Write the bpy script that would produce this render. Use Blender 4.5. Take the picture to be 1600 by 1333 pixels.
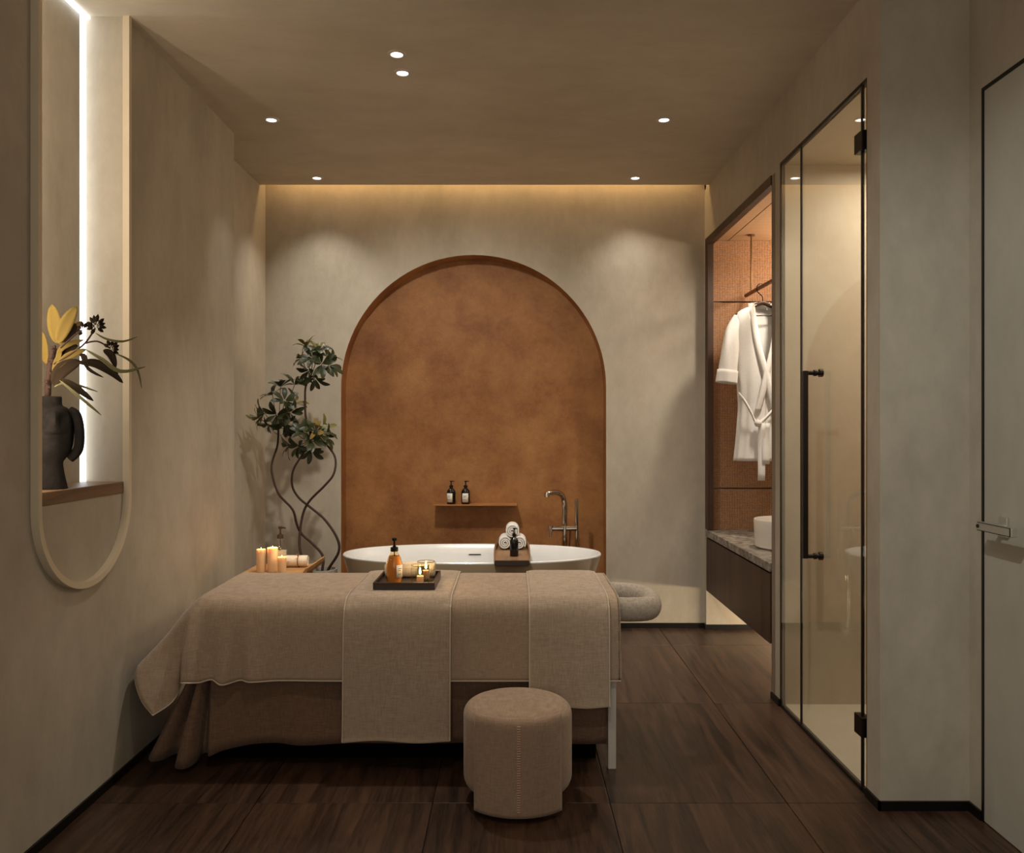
import bpy, bmesh, math, random
from mathutils import Vector, Matrix
R = random.Random(7)
for o in list(bpy.data.objects): bpy.data.objects.remove(o, do_unlink=True)
S = bpy.context.scene; C = S.collection
FX = 1300.0
# ------------------------------------------------------------------ camera, world, exposure, lights
cd = bpy.data.cameras.new('camera'); cam = bpy.data.objects.new('camera', cd); C.objects.link(cam)
cam.location = (0, 0, 1.3); cam.rotation_euler = (math.pi/2, 0, 0)
cd.sensor_width = 36; cd.lens = 36*FX/1600; cd.shift_y = 1.5/1600; cd.clip_start = .05
S.camera = cam
S.view_settings.view_transform = 'Standard'; S.view_settings.look = 'None'
S.view_settings.gamma = 1; S.view_settings.use_curve_mapping = False
S.view_settings.exposure = 0.0
W = bpy.data.worlds.new('world'); S.world = W; W.use_nodes = True
W.node_tree.nodes['Background'].inputs[0].default_value = (1, .85, .68, 1)
W.node_tree.nodes['Background'].inputs[1].default_value = 0.05

def area(name, loc, rot, sx, sy, power, col, spread=180):
    l = bpy.data.lights.new(name, 'AREA'); l.shape = 'RECTANGLE'; l.size = sx; l.size_y = sy
    l.energy = power; l.color = col; l.spread = math.radians(spread)
    o = bpy.data.objects.new(name, l); o.location = loc; o.rotation_euler = [math.radians(a) for a in rot]
    C.objects.link(o); return o
def spot(name, loc, target, power, col, angle=80, blend=.6, rad=.03):
    l = bpy.data.lights.new(name, 'SPOT'); l.energy = power; l.color = col
    l.spot_size = math.radians(angle); l.spot_blend = blend; l.shadow_soft_size = rad
    o = bpy.data.objects.new(name, l); o.location = loc
    o.rotation_euler = (Vector(target)-Vector(loc)).to_track_quat('-Z', 'Y').to_euler()
    C.objects.link(o); return o
def point(name, loc, power, col, rad=.01):
    l = bpy.data.lights.new(name, 'POINT'); l.energy = power; l.color = col; l.shadow_soft_size = rad
    o = bpy.data.objects.new(name, l); o.location = loc; C.objects.link(o); return o
WARM = (1, .85, .66); NEUT = (1, .95, .86); COOL = (.97, 1, .96); GOLD = (1, .66, .30)
CEIL = 2.84
DOWN = [(-.475, 3.43), (-.475, 3.61), (-1.203, 4.16), (.76, 4.16), (-1.203, 5.13), (.76, 5.13)]
spot('spot_centre', (-.475, 3.43, 2.81), (-.35, 5.3, 1.0), 75, NEUT, 84, .7)
spot('spot_centre', (-.475, 3.61, 2.81), (-.40, 3.95, .5), 75, NEUT, 95, .9)
spot('spot_side', (-1.203, 4.16, 2.81), (-1.15, 4.4, 0), 16, NEUT, 66, 1)
spot('spot_side', (.76, 4.16, 2.81), (.8, 4.4, 0), 22, NEUT, 80, 1)
spot('spot_rear', (-1.203, 5.13, 2.81), (-1.2, 5.05, 0), 21, NEUT, 104, 1)
spot('spot_rear', (.76, 5.13, 2.81), (.8, 5.05, 0), 17, NEUT, 104, 1)
# lights placed out of view, behind and above the camera
spot('spot_fill_near', (-.3, 1.7, 2.81), (.1, 3.0, .3), 24, WARM, 90, .9, .05)  # added unseen spot, brightens the stool end of the room
area('room_fill_behind', (0, -1.2, 1.7), (90, 0, 0), 2.4, 1.8, 19, (1, .95, .86))  # added soft panel that lifts the ambient light, not a lamp of the room
spot('spot_door', (.05, 1.13, 2.8), (1.5, 2.6, .95), 75, COOL, 68, .9, .02)
area('cove_light', (-.17, 5.345, 2.985), (-22, 0, 0), 2.7, .04, 4.5, GOLD)
area('niche_light_upright', (-1.585, 2.572, 1.95), (0, 0, 0), .02, 1.68, 3.2, WARM)
area('niche_fill_front', (-1.468, 2.556, 1.95), (0, 0, 0), .012, 1.68, 2.4, WARM)  # extra hidden light added to brighten the niche back wall
bpy.data.objects['niche_fill_front'].rotation_euler = Vector((-1, 1.3, 0)).to_track_quat('-Z', 'Y').to_euler()
bpy.data.objects['niche_light_upright'].rotation_euler = Vector((1, 1.1, 0)).to_track_quat('-Z', 'Y').to_euler()
area('under_vanity_light', (1.99, 4.70, .19), (0, 70, 0), .06, 1.25, 15, (1, .80, .56))
bpy.data.objects['under_vanity_light'].rotation_euler = Vector((-1, 0, -.22)).to_track_quat('-Z', 'Y').to_euler(); bpy.data.objects['under_vanity_light'].data.size, bpy.data.objects['under_vanity_light'].data.size_y = 1.25, .06
area('wardrobe_light', (1.93, 4.7, 2.3), (0, 115, 0), .1, 1.1, 9, (1, .80, .58))
area('shower_fill', (1.8, 3.45, 2.49), (0, 0, 0), .4, .4, 13, (1, .90, .76))  # unseen fill added to light the shower interior
area('robe_fill', (1.62, 4.5, 2.48), (22, 0, 0), .12, .12, 7, (1, .90, .76), 120)  # added fill, brightens the hanging robe from the front

# ------------------------------------------------------------------ materials
def nt(name):
    m = bpy.data.materials.new(name); m.use_nodes = True; t = m.node_tree; b = t.nodes['Principled BSDF']
    return m, t, b
def N(t, k, **kw):
    n = t.nodes.new(k)
    for a, v in kw.items():
        if a in n.inputs.keys(): n.inputs[a].default_value = v
        else: setattr(n, a, v)
    return n
def srgb(r, g, b):
    f = lambda c: (c/255/12.92) if c/255 <= .04045 else ((c/255+.055)/1.055)**2.4
    return (f(r), f(g), f(b), 1)
def simple(name, c, rough=.5, metal=0, spec=.5, **kw):
    m, t, b = nt(name); b.inputs['Roughness'].default_value = rough
    b.inputs['Metallic'].default_value = metal; b.inputs['Specular IOR Level'].default_value = spec
    n = N(t, 'ShaderNodeTexNoise', Scale=14.0, Detail=3.0); co = N(t, 'ShaderNodeTexCoord')
    t.links.new(co.outputs['Object'], n.inputs['Vector'])
    mx = N(t, 'ShaderNodeMix', data_type='RGBA')
    mx.inputs[6].default_value = [x*.93 for x in c[:3]]+[1]; mx.inputs[7].default_value = [min(1, x*1.05) for x in c[:3]]+[1]
    t.links.new(n.outputs['Fac'], mx.inputs[0]); t.links.new(mx.outputs[2], b.inputs['Base Color'])
    for k, v in kw.items(): b.inputs[k.replace('_', ' ')].default_value = v
    return m
def plaster(name, c1, c2, scale=1.6, rough=.62, bump=.12, stretch=(1, 1, .6), lo=.35, hi=.68):
    m, t, b = nt(name); L = t.links.new
    g = N(t, 'ShaderNodeNewGeometry'); mp = N(t, 'ShaderNodeMapping'); mp.inputs['Scale'].default_value = stretch
    L(g.outputs['Position'], mp.inputs['Vector'])
    n1 = N(t, 'ShaderNodeTexNoise', Scale=scale, Detail=8.0, Roughness=.66, Distortion=.15); L(mp.outputs[0], n1.inputs['Vector'])
    n2 = N(t, 'ShaderNodeTexNoise', Scale=scale*9, Detail=6.0, Roughness=.7); L(mp.outputs[0], n2.inputs['Vector'])
    ad = N(t, 'ShaderNodeMath', operation='MULTIPLY_ADD'); L(n2.outputs['Fac'], ad.inputs[0]); ad.inputs[1].default_value = .3
    sb = N(t, 'ShaderNodeMath', operation='SUBTRACT'); L(n1.outputs['Fac'], sb.inputs[0]); sb.inputs[1].default_value = .15
    L(sb.outputs[0], ad.inputs[2])
    r = N(t, 'ShaderNodeMapRange'); r.inputs['From Min'].default_value = lo; r.inputs['From Max'].default_value = hi
    L(ad.outputs[0], r.inputs['Value'])
    mx = N(t, 'ShaderNodeMix', data_type='RGBA'); mx.inputs[6].default_value = c1; mx.inputs[7].default_value = c2
    L(r.outputs[0], mx.inputs[0]); L(mx.outputs[2], b.inputs['Base Color'])
    n3 = N(t, 'ShaderNodeTexNoise', Scale=scale*22, Detail=5.0); L(mp.outputs[0], n3.inputs['Vector'])
    bp = N(t, 'ShaderNodeBump', Strength=bump, Distance=.01); L(n3.outputs['Fac'], bp.inputs['Height']); L(bp.outputs[0], b.inputs['Normal'])
    b.inputs['Roughness'].default_value = rough; b.inputs['Specular IOR Level'].default_value = .35
    return m
def wood(name, c1, c2, axis=1, scale=9, rough=.42, bump=.08, rnd=.25):
    m, t, b = nt(name); L = t.links.new
    g = N(t, 'ShaderNodeNewGeometry'); mp = N(t, 'ShaderNodeMapping'); s = [1, 1, 1]; s[axis] = .07
    mp.inputs['Scale'].default_value = s
    oi = N(t, 'ShaderNodeObjectInfo'); ml = N(t, 'ShaderNodeMath', operation='MULTIPLY'); ml.inputs[1].default_value = 30
    L(oi.outputs['Random'], ml.inputs[0])
    va = N(t, 'ShaderNodeVectorMath', operation='ADD'); L(g.outputs['Position'], va.inputs[0]); L(ml.outputs[0], va.inputs[1])
    L(va.outputs[0], mp.inputs['Vector'])
    n1 = N(t, 'ShaderNodeTexNoise', Scale=scale, Detail=9.0, Roughness=.6, Distortion=.9); L(mp.outputs[0], n1.inputs['Vector'])
    n2 = N(t, 'ShaderNodeTexNoise', Scale=scale*7, Detail=6.0, Roughness=.7); L(mp.outputs[0], n2.inputs['Vector'])
    a = N(t, 'ShaderNodeMath', operation='MULTIPLY_ADD'); L(n2.outputs['Fac'], a.inputs[0]); a.inputs[1].default_value = .45; L(n1.outputs['Fac'], a.inputs[2])
    r = N(t, 'ShaderNodeMapRange'); r.inputs['From Min'].default_value = .52; r.inputs['From Max'].default_value = .95; L(a.outputs[0], r.inputs['Value'])
    mx = N(t, 'ShaderNodeMix', data_type='RGBA'); mx.inputs[6].default_value = c1; mx.inputs[7].default_value = c2
    L(r.outputs[0], mx.inputs[0])
    hs = N(t, 'ShaderNodeHueSaturation'); mr = N(t, 'ShaderNodeMapRange'); mr.inputs['To Min'].default_value = 1-rnd; mr.inputs['To Max'].default_value = 1+rnd
    L(oi.outputs['Random'], mr.inputs['Value']); L(mr.outputs[0], hs.inputs['Value']); L(mx.outputs[2], hs.inputs['Color'])
    L(hs.outputs[0], b.inputs['Base Color'])
    bp = N(t, 'ShaderNodeBump', Strength=bump, Distance=.005); L(n2.outputs['Fac'], bp.inputs['Height']); L(bp.outputs[0], b.inputs['Normal'])
    b.inputs['Roughness'].default_value = rough; b.inputs['Specular IOR Level'].default_value = .4
    return m
def weave(name, c1, c2, scale=260, rough=.9, bump=.35, sheen=.2, axes=(0, 2)):
    m, t, b = nt(name); L = t.links.new
    g = N(t, 'ShaderNodeNewGeometry'); outs = []
    ns = N(t, 'ShaderNodeTexNoise', Scale=9.0, Detail=3.0); L(g.outputs['Position'], ns.inputs['Vector'])
    for ax, st in ((0, (1, .06, .06)), (1, (.06, .06, 1))):
        mp = N(t, 'ShaderNodeMapping'); mp.inputs['Scale'].default_value = st; L(g.outputs['Position'], mp.inputs['Vector'])
        n = N(t, 'ShaderNodeTexNoise', Scale=scale, Detail=2.0, Roughness=.5); L(mp.outputs[0], n.inputs['Vector']); outs.append(n)
    a = N(t, 'ShaderNodeMath', operation='ADD'); L(outs[0].outputs['Fac'], a.inputs[0]); L(outs[1].outputs['Fac'], a.inputs[1])
    r = N(t, 'ShaderNodeMapRange'); r.inputs['From Min'].default_value = .75; r.inputs['From Max'].default_value = 1.25; L(a.outputs[0], r.inputs['Value'])
    mx = N(t, 'ShaderNodeMix', data_type='RGBA'); mx.inputs[6].default_value = c1; mx.inputs[7].default_value = c2
    L(r.outputs[0], mx.inputs[0]); L(mx.outputs[2], b.inputs['Base Color'])
    bp = N(t, 'ShaderNodeBump', Strength=bump, Distance=.002); L(a.outputs[0], bp.inputs['Height']); L(bp.outputs[0], b.inputs['Normal'])
    b.inputs['Roughness'].default_value = rough; b.inputs['Specular IOR Level'].default_value = .15
    b.inputs['Sheen Weight'].default_value = sheen
    return m
def glass(name, tint=(1, 1, 1, 1), ior=1.5, rough=0.0):
    m = bpy.data.materials.new(name); m.use_nodes = True; t = m.node_tree; t.nodes.clear(); L = t.links.new
    o = N(t, 'ShaderNodeOutputMaterial'); g = N(t, 'ShaderNodeNewGeometry')
    dt = N(t, 'ShaderNodeVectorMath', operation='DOT_PRODUCT'); L(g.outputs['Normal'], dt.inputs[0]); L(g.outputs['Incoming'], dt.inputs[1])
    ab = N(t, 'ShaderNodeMath', operation='ABSOLUTE'); L(dt.outputs['Value'], ab.inputs[0])
    om = N(t, 'ShaderNodeMath', operation='SUBTRACT'); om.inputs[0].default_value = 1; L(ab.outputs[0], om.inputs[1])
    pw = N(t, 'ShaderNodeMath', operation='POWER'); L(om.outputs[0], pw.inputs[0]); pw.inputs[1].default_value = 5
    f0 = ((ior-1)/(ior+1))**2; f = N(t, 'ShaderNodeMath', operation='MULTIPLY_ADD'); L(pw.outputs[0], f.inputs[0]); f.inputs[1].default_value = 1-f0; f.inputs[2].default_value = f0
    tr = N(t, 'ShaderNodeBsdfTransparent'); tr.inputs['Color'].default_value = tint
    gl = N(t, 'ShaderNodeBsdfGlossy'); gl.inputs['Roughness'].default_value = rough
    mx = N(t, 'ShaderNodeMixShader'); L(f.outputs[0], mx.inputs[0]); L(tr.outputs[0], mx.inputs[1]); L(gl.outputs[0], mx.inputs[2]); L(mx.outputs[0], o.inputs['Surface'])
    return m
def emit(name, c, s):
    m = bpy.data.materials.new(name); m.use_nodes = True; t = m.node_tree; t.nodes.clear()
    o = N(t, 'ShaderNodeOutputMaterial'); e = N(t, 'ShaderNodeEmission'); e.inputs[0].default_value = c; e.inputs[1].default_value = s
    t.links.new(e.outputs[0], o.inputs['Surface']); return m
M = {}
M['plaster'] = plaster('beige_plaster', srgb(172, 161, 143), srgb(200, 189, 171), 1.5)
M['plaster_ceiling'] = plaster('ceiling_plaster', srgb(190, 177, 156), srgb(212, 200, 180), 1.3, stretch=(.5, 1, 1))
M['plaster_inner'] = plaster('pale_plaster', srgb(190, 176, 154), srgb(206, 193, 172), 1.5)
M['terracotta'] = plaster('terracotta_plaster', srgb(134, 84, 46), srgb(178, 126, 74), 4.2, .58, .2, (1, 1, 1), .30, .72)
M['door_paint'] = plaster('grey_door_plaster', srgb(172, 166, 152), srgb(190, 184, 170), 1.2)
M['floor_wood'] = wood('dark_walnut_tile', srgb(32, 21, 15), srgb(88, 63, 47), 1, 24, .36, .06, .10)
M['grout'] = simple('dark_grout', srgb(34, 24, 18), .9)
M['cream_floor'] = plaster('cream_microcement', srgb(205, 192, 170), srgb(216, 204, 184), 1.2)
M['dark_wood'] = wood('dark_oak', srgb(50, 34, 24), srgb(84, 60, 43), 2, 10, .5, .05, .05)
M['tray_wood'] = wood('tray_walnut', srgb(112, 84, 60), srgb(160, 126, 94), 1, 14, .45)
M['dark_tray'] = simple('dark_stained_tray', srgb(62, 50, 42), .35)
M['light_wood'] = wood('light_oak', srgb(168, 120, 74), srgb(205, 160, 108), 0, 14, .5)
M['rail_wood'] = wood('red_oak', srgb(132, 80, 44), srgb(160, 100, 58), 1, 14, .5)
def cane(name, c1, c2, pz=.0095, px=.016, horiz=2):
    m, t, b = nt(name); L = t.links.new; g = N(t, 'ShaderNodeNewGeometry'); sp = N(t, 'ShaderNodeSeparateXYZ')
    nz = N(t, 'ShaderNodeTexNoise', Scale=24.0, Detail=3.0); L(g.outputs['Position'], nz.inputs['Vector'])
    L(g.outputs['Position'], sp.inputs[0]); w = []
    for ax, p in ((horiz, pz), (0, px)):
        a = N(t, 'ShaderNodeMath', operation='MULTIPLY_ADD'); L(nz.outputs['Fac'], a.inputs[0]); a.inputs[1].default_value = .012; L(sp.outputs[ax], a.inputs[2])
        k = N(t, 'ShaderNodeMath', operation='MULTIPLY'); k.inputs[1].default_value = 2*math.pi/p; L(a.outputs[0], k.inputs[0])
        c = N(t, 'ShaderNodeMath', operation='SINE'); L(k.outputs[0], c.inputs[0]); w.append(c)
    q = N(t, 'ShaderNodeMath', operation='MULTIPLY_ADD'); L(w[0].outputs[0], q.inputs[0]); q.inputs[1].default_value = .22; q.inputs[2].default_value = .42
    q2 = N(t, 'ShaderNodeMath', operation='MULTIPLY_ADD'); L(w[1].outputs[0], q2.inputs[0]); q2.inputs[1].default_value = .08; L(q.outputs[0], q2.inputs[2])
    n2 = N(t, 'ShaderNodeTexNoise', Scale=90.0, Detail=4.0); L(g.outputs['Position'], n2.inputs['Vector'])
    q3 = N(t, 'ShaderNodeMath', operation='MULTIPLY_ADD'); L(n2.outputs['Fac'], q3.inputs[0]); q3.inputs[1].default_value = .6; L(q2.outputs[0], q3.inputs[2])
    q4 = N(t, 'ShaderNodeMath', operation='SUBTRACT', use_clamp=True); L(q3.outputs[0], q4.inputs[0]); q4.inputs[1].default_value = .26
    mx = N(t, 'ShaderNodeMix', data_type='RGBA'); mx.inputs[6].default_value = c1; mx.inputs[7].default_value = c2; L(q4.outputs[0], mx.inputs[0]); L(mx.outputs[2], b.inputs['Base Color'])
    bp = N(t, 'ShaderNodeBump', Strength=.6, Distance=.003); L(q3.outputs[0], bp.inputs['Height']); L(bp.outputs[0], b.inputs['Normal'])
    b.inputs['Roughness'].default_value = .7; return m
M['rattan'] = cane('rattan_cane', srgb(96, 60, 36), srgb(206, 158, 116))
M['rattan_light'] = cane('pale_cane', srgb(150, 112, 78), srgb(216, 176, 136), .02, .012, 1)
M['linen'] = weave('beige_linen', srgb(158, 135, 113), srgb(182, 159, 136), 520, .92, .2, .25)
M['linen_light'] = weave('grey_beige_linen', srgb(163, 142, 121), srgb(189, 168, 146), 520, .92, .2, .25)
M['linen_dark'] = weave('brown_linen', srgb(112, 86, 68), srgb(134, 106, 86), 520, .95, .3, .1)
M['piping'] = simple('pale_piping', srgb(208, 192, 170), .8)
M['boucle'] = plaster('boucle', srgb(186, 170, 152), srgb(222, 208, 190), 90, .97, .6, (1, 1, 1))
M['stool_fabric'] = weave('stool_linen', srgb(152, 126, 104), srgb(174, 148, 126), 550, .92, .3, .2)
M['stitch'] = simple('stitch_thread', srgb(216, 176, 144), .8)
M['black'] = simple('black_metal', srgb(20, 17, 15), .4, .3)
M['black_matte'] = simple('black_matte', srgb(12, 11, 11), .8, 0, .05)
M['bronze'] = simple('dark_bronze', srgb(38, 30, 25), .35, .7)
M['brass'] = simple('aged_brass', srgb(120, 92, 60), .4, .8)
M['chrome'] = simple('chrome', srgb(200, 190, 178), .12, 1)
M['nickel'] = simple('satin_nickel', srgb(200, 196, 186), .35, .7)
M['white_paint'] = simple('white_paint', srgb(205, 196, 184), .5)
M['white_gloss'] = simple('white_acrylic', srgb(236, 236, 234), .22)
M['tub_outer'] = simple('taupe_gloss', srgb(176, 158, 132), .16)
M['ceramic'] = simple('ceramic', srgb(228, 220, 208), .3)
M['stone'] = plaster('grey_stone', srgb(104, 96, 86), srgb(168, 158, 144), 22, .5, .3, (1, 1, 1), .4, .62)
M['towel'] = weave('terry_towel', srgb(226, 222, 216), srgb(242, 240, 236), 300, .98, .9, .3)
M['towel_cream'] = weave('cream_towel', srgb(222, 206, 182), srgb(238, 226, 206), 300, .98, .9, .3)
M['robe'] = weave('white_robe', srgb(226, 222, 216), srgb(238, 236, 232), 900, .95, .12, .3)
M['wax'] = simple('ivory_wax', srgb(238, 202, 158), .5, 0, .4, Subsurface_Weight=.5, Subsurface_Scale=.03)
M['wax'].node_tree.nodes['Principled BSDF'].inputs['Subsurface Radius'].default_value = (1, .5, .2)
M['frame_white'] = simple('cream_frame', srgb(216, 200, 172), .45)
M['terra_pot'] = plaster('grey_pot', srgb(150, 142, 132), srgb(176, 168, 156), 20, .8, .4, (1, 1, 1))
M['soil'] = simple('soil', srgb(36, 27, 20), .95)
M['bark'] = simple('bark', srgb(58, 38, 26), .8)
M['leaf_green'] = simple('leaf_green', srgb(46, 52, 26), .45)
M['leaf_olive'] = simple('leaf_olive', srgb(100, 94, 44), .45)
M['leaf_yellow'] = simple('leaf_yellow', srgb(118, 98, 48), .8, 0, .15)
M['leaf_dark'] = simple('leaf_dark', srgb(46, 34, 21), .85, 0, .15)
M['stem_red'] = simple('stem_red', srgb(58, 34, 24), .8)
M['basalt'] = plaster('dark_clay', srgb(20, 15, 12), srgb(44, 35, 28), 60, .85, .8, (1, 1, 1))
M['glass'] = glass('clear_glass', (.97, .98, .96, 1), 1.5)
M['glass_screen'] = glass('screen_glass', (.96, .96, .94, 1), 1.75)
M['amber'] = glass('amber_glass', (.97, .83, .60, 1), 1.45)
M['amber_liquid'] = simple('amber_liquid', srgb(216, 152, 90), .3)
M['soap'] = simple('clear_soap', srgb(226, 208, 180), .2)
M['dark_bottle'] = simple('black_bottle', srgb(12, 10, 10), .2)
M['label'] = simple('paper_label', srgb(226, 222, 210), .7)
M['label_ink'] = simple('label_ink', srgb(120, 110, 98), .7)
M['flame'] = emit('candle_flame', (1, .72, .34, 1), 14)
M['led'] = emit('led_strip', (.88, .95, 1, 1), 3.4)
M['led_gold'] = emit('led_gold', (1, .68, .34, 1), 3)
M['lamp'] = emit('lamp_disc', (1, .97, .95, 1), 6)

# ------------------------------------------------------------------ mesh helpers
def P(px, py, Y): return Vector(((px-800)*Y/FX, Y, 1.3-(py-668)*Y/FX))
def obj(name, bm, mat, parent=None, smooth=True, **kw):
    if isinstance(bm, bmesh.types.BMesh):
        bmesh.ops.recalc_face_normals(bm, faces=bm.faces)
        me = bpy.data.meshes.new(name); bm.to_mesh(me); bm.free()
    else: me = bm
    if smooth:
        me.polygons.foreach_set('use_smooth', [True]*len(me.polygons))
        try: me.set_sharp_from_angle(angle=math.radians(38))
        except Exception: pass
    if not me.materials: me.materials.append(M[mat])
    o = bpy.data.objects.new(name, me); C.objects.link(o)
    if parent: o.parent = parent; o.matrix_parent_inverse = Matrix.Translation(-parent.location)   # meshes are modelled in world space
    for k, v in kw.items(): o[k] = v
    return o
def thing(name, loc, label, cat, group=None):
    o = bpy.data.objects.new(name, None); C.objects.link(o); o.location = loc; o.empty_display_size = .05
    o['label'] = label; o['category'] = cat
    if group: o['group'] = group
    return o
def tag(o, label, cat, group=None):
    o['label'] = label; o['category'] = cat
    if group: o['group'] = group
    return o
def struct(o): o['kind'] = 'structure'; return o
def dup(root, delta, label):
    r = root.copy(); C.objects.link(r); r.location = root.location+Vector(delta); r['label'] = label
    def rec(a, b):
        for ch in [x for x in C.objects if x.parent == a]:
            c = ch.copy(); C.objects.link(c); c.parent = b; rec(ch, c)
    rec(root, r); return r
def B(): return bmesh.new()
def box(bm, x0, x1, y0, y1, z0, z1, bev=0, seg=2):
    r = bmesh.ops.create_cube(bm, size=1); vs = r['verts']
    for v in vs:
        v.co = Vector(((x0+x1)/2+v.co.x*(x1-x0), (y0+y1)/2+v.co.y*(y1-y0), (z0+z1)/2+v.co.z*(z1-z0)))
    if bev:
        es = list({e for v in vs for e in v.link_edges})
        bmesh.ops.bevel(bm, geom=es, offset=bev, segments=seg, affect='EDGES', profile=.5)
    return bm
def bx(*a, **k): return box(B(), *a, **k)
def lathe(prof, n=32, c=(0, 0, 0), bm=None, close=True):
    bm = bm or B(); rings = []
    for r, z in prof:
        if r < 1e-5: rings.append([bm.verts.new((c[0], c[1], c[2]+z))])
        else: rings.append([bm.verts.new((c[0]+r*math.cos(2*math.pi*i/n), c[1]+r*math.sin(2*math.pi*i/n), c[2]+z)) for i in range(n)])
    for a, b in zip(rings, rings[1:]):
        for i in range(n):
            j = (i+1) % n
            if len(a) == 1 and len(b) == 1: continue
            if len(a) == 1: bm.faces.new((a[0], b[i], b[j]))
            elif len(b) == 1: bm.faces.new((a[i], a[j], b[0]))
            else: bm.faces.new((a[i], a[j], b[j], b[i]))
    return bm
def cr(pts, n=6):
    pts = [Vector(p) for p in pts]; out = []
    for i in range(len(pts)-1):
        p0 = pts[max(i-1, 0)]; p1 = pts[i]; p2 = pts[i+1]; p3 = pts[min(i+2, len(pts)-1)]
        for k in range(n):
            t = k/n
            out.append(.5*((2*p1)+(-p0+p2)*t+(2*p0-5*p1+4*p2-p3)*t*t+(-p0+3*p1-3*p2+p3)*t**3))
    out.append(pts[-1]); return out
def tube(path, rad, n=10, bm=None, closed=False, flat=1.0, up=None):
    """tube along path; rad number or list; flat = ratio of the second axis"""
    bm = bm or B(); path = [Vector(p) for p in path]; m = len(path); rings = []
    nrm = Vector(up) if up else None
    for i, p in enumerate(path):
        a = path[(i-1) % m] if (i or closed) else p; b = path[(i+1) % m] if (i < m-1 or closed) else p
        t = (b-a).normalized()
        if nrm is None: nrm = t.orthogonal().normalized()
        nrm = (nrm - t*nrm.dot(t)).normalized(); bi = t.cross(nrm)
        r = rad[i] if isinstance(rad, (list, tuple)) else rad
        rings.append([bm.verts.new(p+(nrm*math.cos(2*math.pi*k/n)*r*flat+bi*math.sin(2*math.pi*k/n)*r)) for k in range(n)])
    for i in range(m if closed else m-1):
        a, b = rings[i], rings[(i+1) % m]
        for k in range(n): bm.faces.new((a[k], a[(k+1) % n], b[(k+1) % n], b[k]))
    if not closed: bm.faces.new(rings[0][::-1]); bm.faces.new(rings[-1])
    return bm
def cyl(p0, p1, r, n=20, bm=None): return tube([p0, p1], r, n, bm)
def grid(pts, bm=None, wrap=False):
    bm = bm or B(); vs = [[bm.verts.new(p) for p in row] for row in pts]
    for a, b in zip(vs, vs[1:]):
        m = len(a)
        for i in range(m if wrap else m-1): bm.faces.new((a[i], a[(i+1) % m], b[(i+1) % m], b[i]))
    return bm
def solid(o, th, off=0):
    m = o.modifiers.new('thickness', 'SOLIDIFY'); m.thickness = th; m.offset = off; return o
def prism(pts2, a0, a1, axis='X'):
    """extrude closed polygon along axis"""
    bm = B()
    f = {'X': lambda p, a: (a, p[0], p[1]), 'Y': lambda p, a: (p[0], a, p[1]), 'Z': lambda p, a: (p[0], p[1], a)}[axis]
    A = [bm.verts.new(f(p, a0)) for p in pts2]; Bv = [bm.verts.new(f(p, a1)) for p in pts2]; n = len(pts2)
    bm.faces.new(A); bm.faces.new(Bv[::-1])
    for i in range(n): bm.faces.new((A[i], A[(i+1) % n], Bv[(i+1) % n], Bv[i]))
    return bm
def towel_roll(length, rad, turns=3.4, axis='X', c=(0, 0, 0), bulge=.03):
    bm = B(); n = int(turns*22); pitch = rad/(turns+.45); rings = []
    for i in range(n+1):
        th = 2*math.pi*i/22; r = pitch*(.35+th/(2*math.pi)); t = pitch*.40
        row = []
        for rr, s in ((r-t, 0), (r-t, 1), (r-t*.6, 1), (r+t*.55, 1), (r+t, .97), (r+t, .5), (r+t, .03), (r+t*.55, 0), (r-t*.6, 0)):
            row.append((rr, s))
        ring = []
        for rr, s in row:
            e = (s-.5)*length; e += (bulge*rad*math.sin(th*.7)) * (1 if s in (0, 1) else 0)
            a, b = rr*math.cos(-th), rr*math.sin(-th)
            v = {'X': (e, a, b), 'Y': (a, e, b)}[axis]
            ring.append(bm.verts.new((c[0]+v[0], c[1]+v[1], c[2]+v[2])))
        rings.append(ring)
    for a, b in zip(rings, rings[1:]):
        for k in range(9): bm.faces.new((a[k], a[(k+1) % 9], b[(k+1) % 9], b[k]))
    bm.faces.new(rings[0]); bm.faces.new(rings[-1][::-1])
    return bm
def ribbon(path, width, bm=None, fold=.18, up=(0, -1, 0), prof=None):
    """leaf along path: 4 strips, pointed both ends"""
    bm = bm or B(); path = cr(path, 4); m = len(path); rows = []
    for i, p in enumerate(path):
        a = path[max(i-1, 0)]; b = path[min(i+1, m-1)]; t = (b-a).normalized(); side = t.cross(Vector(up)).normalized(); nn = side.cross(t)
        s = i/(m-1); w = width/2*(prof(s) if prof else (math.sin(math.pi*min(1, s*.97+.02))**.75))
        w = max(w, .0006)
        rows.append([p-side*w+nn*w*fold, p-side*w*.5+nn*w*fold*.35, p, p+side*w*.5+nn*w*fold*.35, p+side*w+nn*w*fold])
    return grid(rows, bm)

# ------------------------------------------------------------------ room shell
XL, XL2, XR, XR2 = -1.456, -1.60, 1.25, 1.554
YB, YN = 5.40, -1.4
bm = B()
box(bm, XL, XL+0, 0, 0, 0, 0) if False else None
box(bm, -1.75, XL2, YN, 5.75, 0, 3.06)
box(bm, XL2, XL, 3.118, 4.36, 0, CEIL)
box(bm, XL2, XL, 2.55, 3.118, 0, 1.055)
box(bm, XL2, XL, YN, 2.55, 0, CEIL)
struct(obj('wall_left', bm, 'plaster', smooth=False))
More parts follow.
